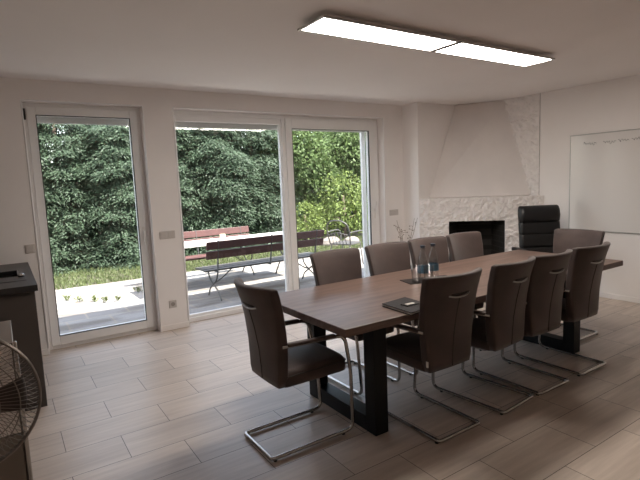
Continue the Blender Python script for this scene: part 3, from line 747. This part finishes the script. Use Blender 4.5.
# ------------------------------------------------------------------ outside: ground
struct(MB().box(-9, 16, T, 3.88, -.30, -.08).build('terrace', 'paving'), 'pale concrete terrace slabs outside the windows', 'terrace')
struct(MB().box(-12, 20, 3.88, 20, -.32, -.10).build('ground', 'soil'), 'dark garden soil under the trees', 'ground')
rnd = np.random.default_rng(3)
def leaf_mesh(name, pos, dirs, nrm, length, width, mat, parent=None):
    n = len(pos); dirs = dirs / np.linalg.norm(dirs, axis=1, keepdims=True)
    s = np.cross(dirs, nrm); s /= (np.linalg.norm(s, axis=1, keepdims=True) + 1e-9)
    length = np.broadcast_to(length, (n,))[:, None]; width = np.broadcast_to(width, (n,))[:, None]
    v = np.stack([pos, pos + dirs * length * .45 + s * width / 2, pos + dirs * length, pos + dirs * length * .45 - s * width / 2], 1).reshape(-1, 3)
    me = bpy.data.meshes.new(name); me.vertices.add(4 * n); me.vertices.foreach_set('co', v.astype(np.float32).ravel())
    me.loops.add(4 * n); me.loops.foreach_set('vertex_index', np.arange(4 * n, dtype=np.int32))
    me.polygons.add(n); me.polygons.foreach_set('loop_start', np.arange(0, 4 * n, 4, dtype=np.int32))
    try: me.polygons.foreach_set('loop_total', np.full(n, 4, dtype=np.int32))
    except Exception: pass
    me.update(calc_edges=True); me.materials.append(M[mat])
    o = bpy.data.objects.new(name, me); C.objects.link(o)
    if parent: o.parent = parent
    return o
# lawn
n = 26000
pos = np.stack([rnd.uniform(-3, 11, n), 3.86 + rnd.uniform(0, 1, n) ** 1.0 * 2.1, np.full(n, -.11)], 1)
dr = np.stack([rnd.normal(0, .35, n), rnd.normal(0, .35, n), np.ones(n)], 1); nm = rnd.normal(size=(n, 3))
tag(leaf_mesh('lawn_grass', pos, dr, nm, rnd.uniform(.04, .10, n), .018, 'grass'), 'strip of rough lawn between the terrace and the trees', 'grass', kind='stuff')

def unit(v): return v / (np.linalg.norm(v, axis=-1, keepdims=True) + 1e-9)
def conifer(h, R, seed, nb, nl, mat, label, zmin=.1, ll=.085):
    r = np.random.default_rng(seed)
    t = thing('conifer_tree', label, 'tree', (0, 0, 0), 0, 'conifers behind the lawn')
    P_, D_, N_ = [], [], []
    for k in range(nb):
        z0 = zmin + (h - zmin) * r.uniform(0, 1) ** 1.1; L0 = R * (1 - z0 / h) ** .25 * r.uniform(.65, 1.05) + .1
        az = r.uniform(0, 2 * PI); out = np.array([math.cos(az), math.sin(az), 0]); side = np.array([-out[1], out[0], 0])
        droop = r.uniform(.25, .6)
        q = r.uniform(.2, 1, nl) ** .7; sp = r.normal(0, 1, nl) * (.30 * L0 * (1.15 - q) + .05)
        base = out * (L0 * q)[:, None] + side * sp[:, None]
        zz = z0 + .18 * L0 * q - droop * L0 * q ** 2 - np.abs(sp) * .35 - r.uniform(0, .14, nl)
        base[:, 2] += zz; base[:, 2] = np.maximum(base[:, 2], .03)
        dd = out * .7 + side * (np.sign(sp) * .7)[:, None] + np.array([0, 0, -.55]) + r.normal(0, .30, (nl, 3))
        nn = np.array([0, 0, 1.0]) + out * .5 + r.normal(0, .45, (nl, 3))
        P_.append(base); D_.append(dd); N_.append(nn)
    P_, D_, N_ = np.concatenate(P_), np.concatenate(D_), np.concatenate(N_); m = len(P_)
    leaf_mesh('foliage', P_, D_, N_, r.uniform(.6, 1.2, m) * ll, r.uniform(.7, 1.2, m) * ll * .34, mat, t)
    MB().tube([(0, 0, -.12), (.02, 0, h * .3), (0, .02, h * .65), (0, 0, h)], .1, 9, rs=[.13, .10, .06, .015]).build('trunk', 'bark', t, smooth=True)
    return t
def broadleaf(h, blobs, seed, nl, mat, label, name, cat, group, ll=.13):
    r = np.random.default_rng(seed); t = thing(name, label, cat, (0, 0, 0), 0, group)
    P_, D_ = [], []
    for (cx, cy, cz, rx, rz_) in blobs:
        m = int(nl * rx * rx); u = unit(r.normal(size=(m, 3))); rad = r.uniform(.35, 1, m) ** .5
        lump = 1 + .22 * np.sin(u[:, 0] * 7 + seed) * np.cos(u[:, 2] * 6 + u[:, 1] * 5)
        P_.append(np.array([cx, cy, cz]) + u * (rad * lump)[:, None] * np.array([rx, rx, rz_])); D_.append(u * .6 + np.array([0, 0, -.35]) + r.normal(0, .5, (m, 3)))
    P_, D_ = np.concatenate(P_), np.concatenate(D_); P_[:, 2] = np.maximum(P_[:, 2], .03); m = len(P_)
    leaf_mesh('foliage', P_, D_, r.normal(size=(m, 3)) + np.array([0, 0, .8]), r.uniform(.6, 1.2, m) * ll, r.uniform(.7, 1.2, m) * ll * .5, mat, t)
    mb = MB(); mb.tube([(0, 0, -.12), (.03, .02, h * .35), (0, 0, h * .7)], .06, 8, rs=[.07, .05, .025])
    for (cx, cy, cz, rx, rz_) in blobs: mb.tube([(.02, .01, h * .3), (cx * .5, cy * .5, (h * .3 + cz) / 2), (cx, cy, cz)], .03, 6, rs=[.03, .022, .01])
    mb.build('trunk', 'bark', t, smooth=True)
    return t
LABC = 'dark drooping conifer in the dense row behind the lawn'
c1 = conifer(3.6, 1.35, 1, 300, 260, 'conifer', LABC); c2 = conifer(3.45, 1.35, 2, 300, 260, 'conifer', LABC)
c3 = conifer(4.1, 1.9, 5, 300, 130, 'conifer2', 'tall deep green conifer standing behind the front row', ll=.17); c3['group'] = 'tall conifers farther back'
rr = random.Random(8)
front = [(-2.2, 6.9), (-0.9, 6.6), (0.35, 7.0), (1.5, 6.5), (2.7, 6.9), (3.9, 6.6), (5.1, 7.1)]
for i, (x, y) in enumerate(front):
    o = (c1, c2)[i % 2] if i < 2 else copy_tree((c1, c2)[i % 2])
    o.location = (x, y, -.10); o.rotation_euler = (0, 0, rr.uniform(0, 6.2)); s = rr.uniform(.92, 1.08); o.scale = (s, s, s)
for i, x in enumerate((-3.6, -0.8, 2.0, 4.8, 7.6, 10.4, 13.2)):
    o = c3 if i == 0 else copy_tree(c3)
    o.location = (x, 10.6 + rr.uniform(-.5, .5), -.10); o.rotation_euler = (0, 0, rr.uniform(0, 6.2))
bl = broadleaf(3.4, [(0, 0, 2.4, 1.1, .95), (.6, -.2, 1.5, .9, .9), (-.7, .1, 1.6, .85, .9), (.1, .1, 2.9, .8, .6)], 21, 4200, 'broadleaf', 'sunlit leafy tree seen through the right window pane', 'leafy_tree', 'tree', 'leafy trees on the right')
bl.location = (6.5, 7.1, -.10)
b2 = copy_tree(bl); b2.location = (8.6, 7.0, -.10); b2.rotation_euler = (0, 0, 2.1); b2['label'] = 'sunlit leafy tree at the right edge of the window'
b3 = copy_tree(bl); b3.location = (10.6, 7.6, -.10); b3.rotation_euler = (0, 0, 4.0); b3['label'] = 'leafy tree beyond the right edge of the window'
sh1 = broadleaf(1.6, [(0, 0, .95, .62, .7), (.35, .1, .6, .5, .5), (-.4, -.1, .55, .45, .45)], 31, 4200, 'yellowleaf', 'bright yellow-green shrub behind the end of the bench', 'shrub', 'shrub', None, .09); sh1.location = (6.0, 5.9, -.10); sh1.scale = (.85, .85, .7)
sh2 = broadleaf(1.3, [(0, 0, .8, .6, .6), (.4, 0, .5, .45, .42), (-.35, .1, .5, .42, .4)], 37, 3600, 'yellowleaf', 'bright yellow-green shrub behind the metal garden chair', 'shrub', 'shrub', None, .09); sh2.location = (7.3, 5.9, -.10); sh2.scale = (1.15, 1.0, 1.35)
# low stones at the border on the right
for i, (x, y, s, lab) in enumerate(((6.15, 4.9, .30, 'pale border stone left behind the garden chair'), (6.75, 4.85, .24, 'small pale border stone behind the garden chair'))):
    mb = MB(); loops = []
    for z, k in ((0, .95), (.3, 1), (.7, .85), (1, .45)): loops.append([(s * k * math.cos(a) * (1 + .12 * math.sin(3 * a + i)), s * .7 * k * math.sin(a), z * s * .75) for a in np.linspace(0, 2 * PI, 13)[:-1]])
    mb.loft(loops); o = mb.build('border_stone', 'stone'); o.location = (x, y, -.10); tag(o, lab, 'stone')
# weeds between the slabs
wl = ['leftmost weed sprouting between the terrace slabs', 'small weed second from the left between terrace slabs', 'weed in the middle of the joint seen through the door', 'bushier weed right of the middle seen through the door', 'weed fourth along the slab joint toward the bench', 'weed at the right edge of the door glass']
for i, (x, y) in enumerate(((-.106, 2.824), (.042, 2.606), (.22, 2.441), (.326, 2.28), (.501, 2.26), (.864, 2.613))):
    m = 34; u = np.random.default_rng(50 + i); az = u.uniform(0, 2 * PI, m)
    dd = np.stack([np.cos(az), np.sin(az), u.uniform(.3, 2.2, m)], 1); pp = np.stack([u.normal(0, .02, m), u.normal(0, .02, m), u.uniform(0, .07, m)], 1)
    o = leaf_mesh('weed', pp, dd, u.normal(size=(m, 3)), u.uniform(.03, .085, m), .018, 'weed'); o.location = (x, y, -.08); tag(o, wl[i], 'weed', 'weeds in the terrace joints')

# ------------------------------------------------------------------ outside: benches, table, chair
def make_bench(L, label, flip):
    # local: x along the bench, backrest at -y, seat towards +y; z = 0 on the slabs
    t = thing('garden_bench', label, 'bench', (0, 0, 0), 0)
    for y, z in ((.06, .425), (.16, .43), (.26, .43), (.36, .425)):
        MB().box(-L / 2, L / 2, y - .042, y + .042, z - .014, z + .014).build('seat_slat', 'iron' if not flip else 'bench', t, bevel=.004)
    for z, y, hh in ((.79, -.085, .10), (.655, -.055, .10)):
        m = MB(); m.bar((-L / 2, y, z), (L / 2, y, z), .022, hh + .015, up=(0, -.2, 1)); m.build('back_slat', 'bench', t, bevel=.005)
    for x in (-L / 2 + .17, -L / 2 + 1.02, L / 2 - .15):
        m = MB(); m.bar((x, -.10, .86), (x, -.015, .40), .035, .008, up=(1, 0, 0)); m.bar((x, -.02, .405), (x, .40, .405), .035, .01); m.build('back_post', 'iron', t)
    for x in (-L / 2 + .17, L / 2 - .15):
        m = MB()
        m.tube(smoothpath([(x, -.02, .40), (x, .05, .28), (x, .17, .20), (x, .30, .12), (x, .38, .0)]), .011, 7)
        m.tube(smoothpath([(x, .36, .40), (x, .30, .28), (x, .18, .20), (x, .02, .12), (x, -.09, .0)]), .011, 7)
        sgn = 1 if x < 0 else -1
        m.tube(smoothpath([(x, .18, .20), (x + sgn * .14, .18, .27), (x + sgn * .32, .18, .405)]), .009, 7)
        m.build('leg', 'iron', t, smooth=True)
    return t
bn = make_bench(1.98, 'dark red slatted bench with curved iron legs just outside the window', False)
bn.location = (2.49, 1.30, -.08); bn.rotation_euler = (0, 0, math.radians(1.5))
bf = make_bench(2.0, 'dark red bench on the far side of the garden table', True)
bf.location = (2.03, 2.98, -.08); bf.rotation_euler = (0, 0, PI + math.radians(1.5))
gt = thing('garden_table', 'long sunlit folding garden table between two red benches', 'table', (2.28, 2.16, -.08), math.radians(1.5))
for k in range(4):
    y = -.24 + .16 * k
    MB().box(-1.25, 1.22, y - .078, y + .078, .715, .745).build('table_board', 'tablewood', gt, bevel=.004)
for x in (-.95, .95):
    m = MB(); m.tube(smoothpath([(x, -.28, .70), (x, -.12, .5), (x, .0, .36), (x, .14, .2), (x, .28, 0)]), .013, 7); m.tube(smoothpath([(x, .28, .70), (x, .12, .5), (x, .0, .36), (x, -.14, .2), (x, -.28, 0)]), .013, 7)
    m.bar((x, -.3, .705), (x, .3, .705), .03, .02); m.build('leg', 'iron', gt, smooth=True)
mg = MB().lathe([(.042, 0), (.045, .005), (.045, .095), (.040, .095), (.038, .02)], 20).build('candle_pot', 'mug', None, smooth=True); mg.location = (2.12, 2.12, .665)
tag(mg, 'small beige pot standing on the garden table', 'pot')
gc = thing('garden_chair', 'dark wrought iron garden armchair on the terrace', 'chair', (4.62, 2.20, -.08), math.radians(-68))
m = MB()
m.tube(smoothpath([(-.22, -.20, .43), (-.24, -.26, .65), (-.22, -.30, .80), (-.12, -.325, .875), (.0, -.33, .89), (.12, -.325, .875), (.22, -.30, .80), (.24, -.26, .65), (.22, -.20, .43)], 5), .012, 8); m.build('back_hoop', 'iron_dark', gc, smooth=True)
m = MB(); m.tube(smoothpath([(-.235, -.24, .60), (0, -.30, .66), (.235, -.24, .60)], 6), .008, 7)
for x in (-.14, -.07, 0, .07, .14): m.tube([(x, -.285, .645), (x, -.21, .44)], .005, 6)
m.build('back_rails', 'iron_dark', gc, smooth=True)
m = MB(); m.loft([[(x, y, z) for x, y in rrect(.23, .22, .08)] for z in (.425, .445)]); m.build('seat', 'iron_dark', gc)
for s in (-1, 1):
    m = MB(); m.tube(smoothpath([(s * .24, -.25, .66), (s * .27, -.05, .67), (s * .27, .16, .66), (s * .26, .22, .60), (s * .24, .20, .44)], 5), .011, 8); m.build('arm', 'iron_dark', gc, smooth=True)
    m = MB(); m.tube([(s * .20, .19, .43), (s * .23, .23, 0)], .011, 8); m.build('leg', 'iron_dark', gc, smooth=True)
    m = MB(); m.tube([(s * .20, -.19, .43), (s * .23, -.27, 0)], .011, 8); m.build('leg', 'iron_dark', gc, smooth=True)
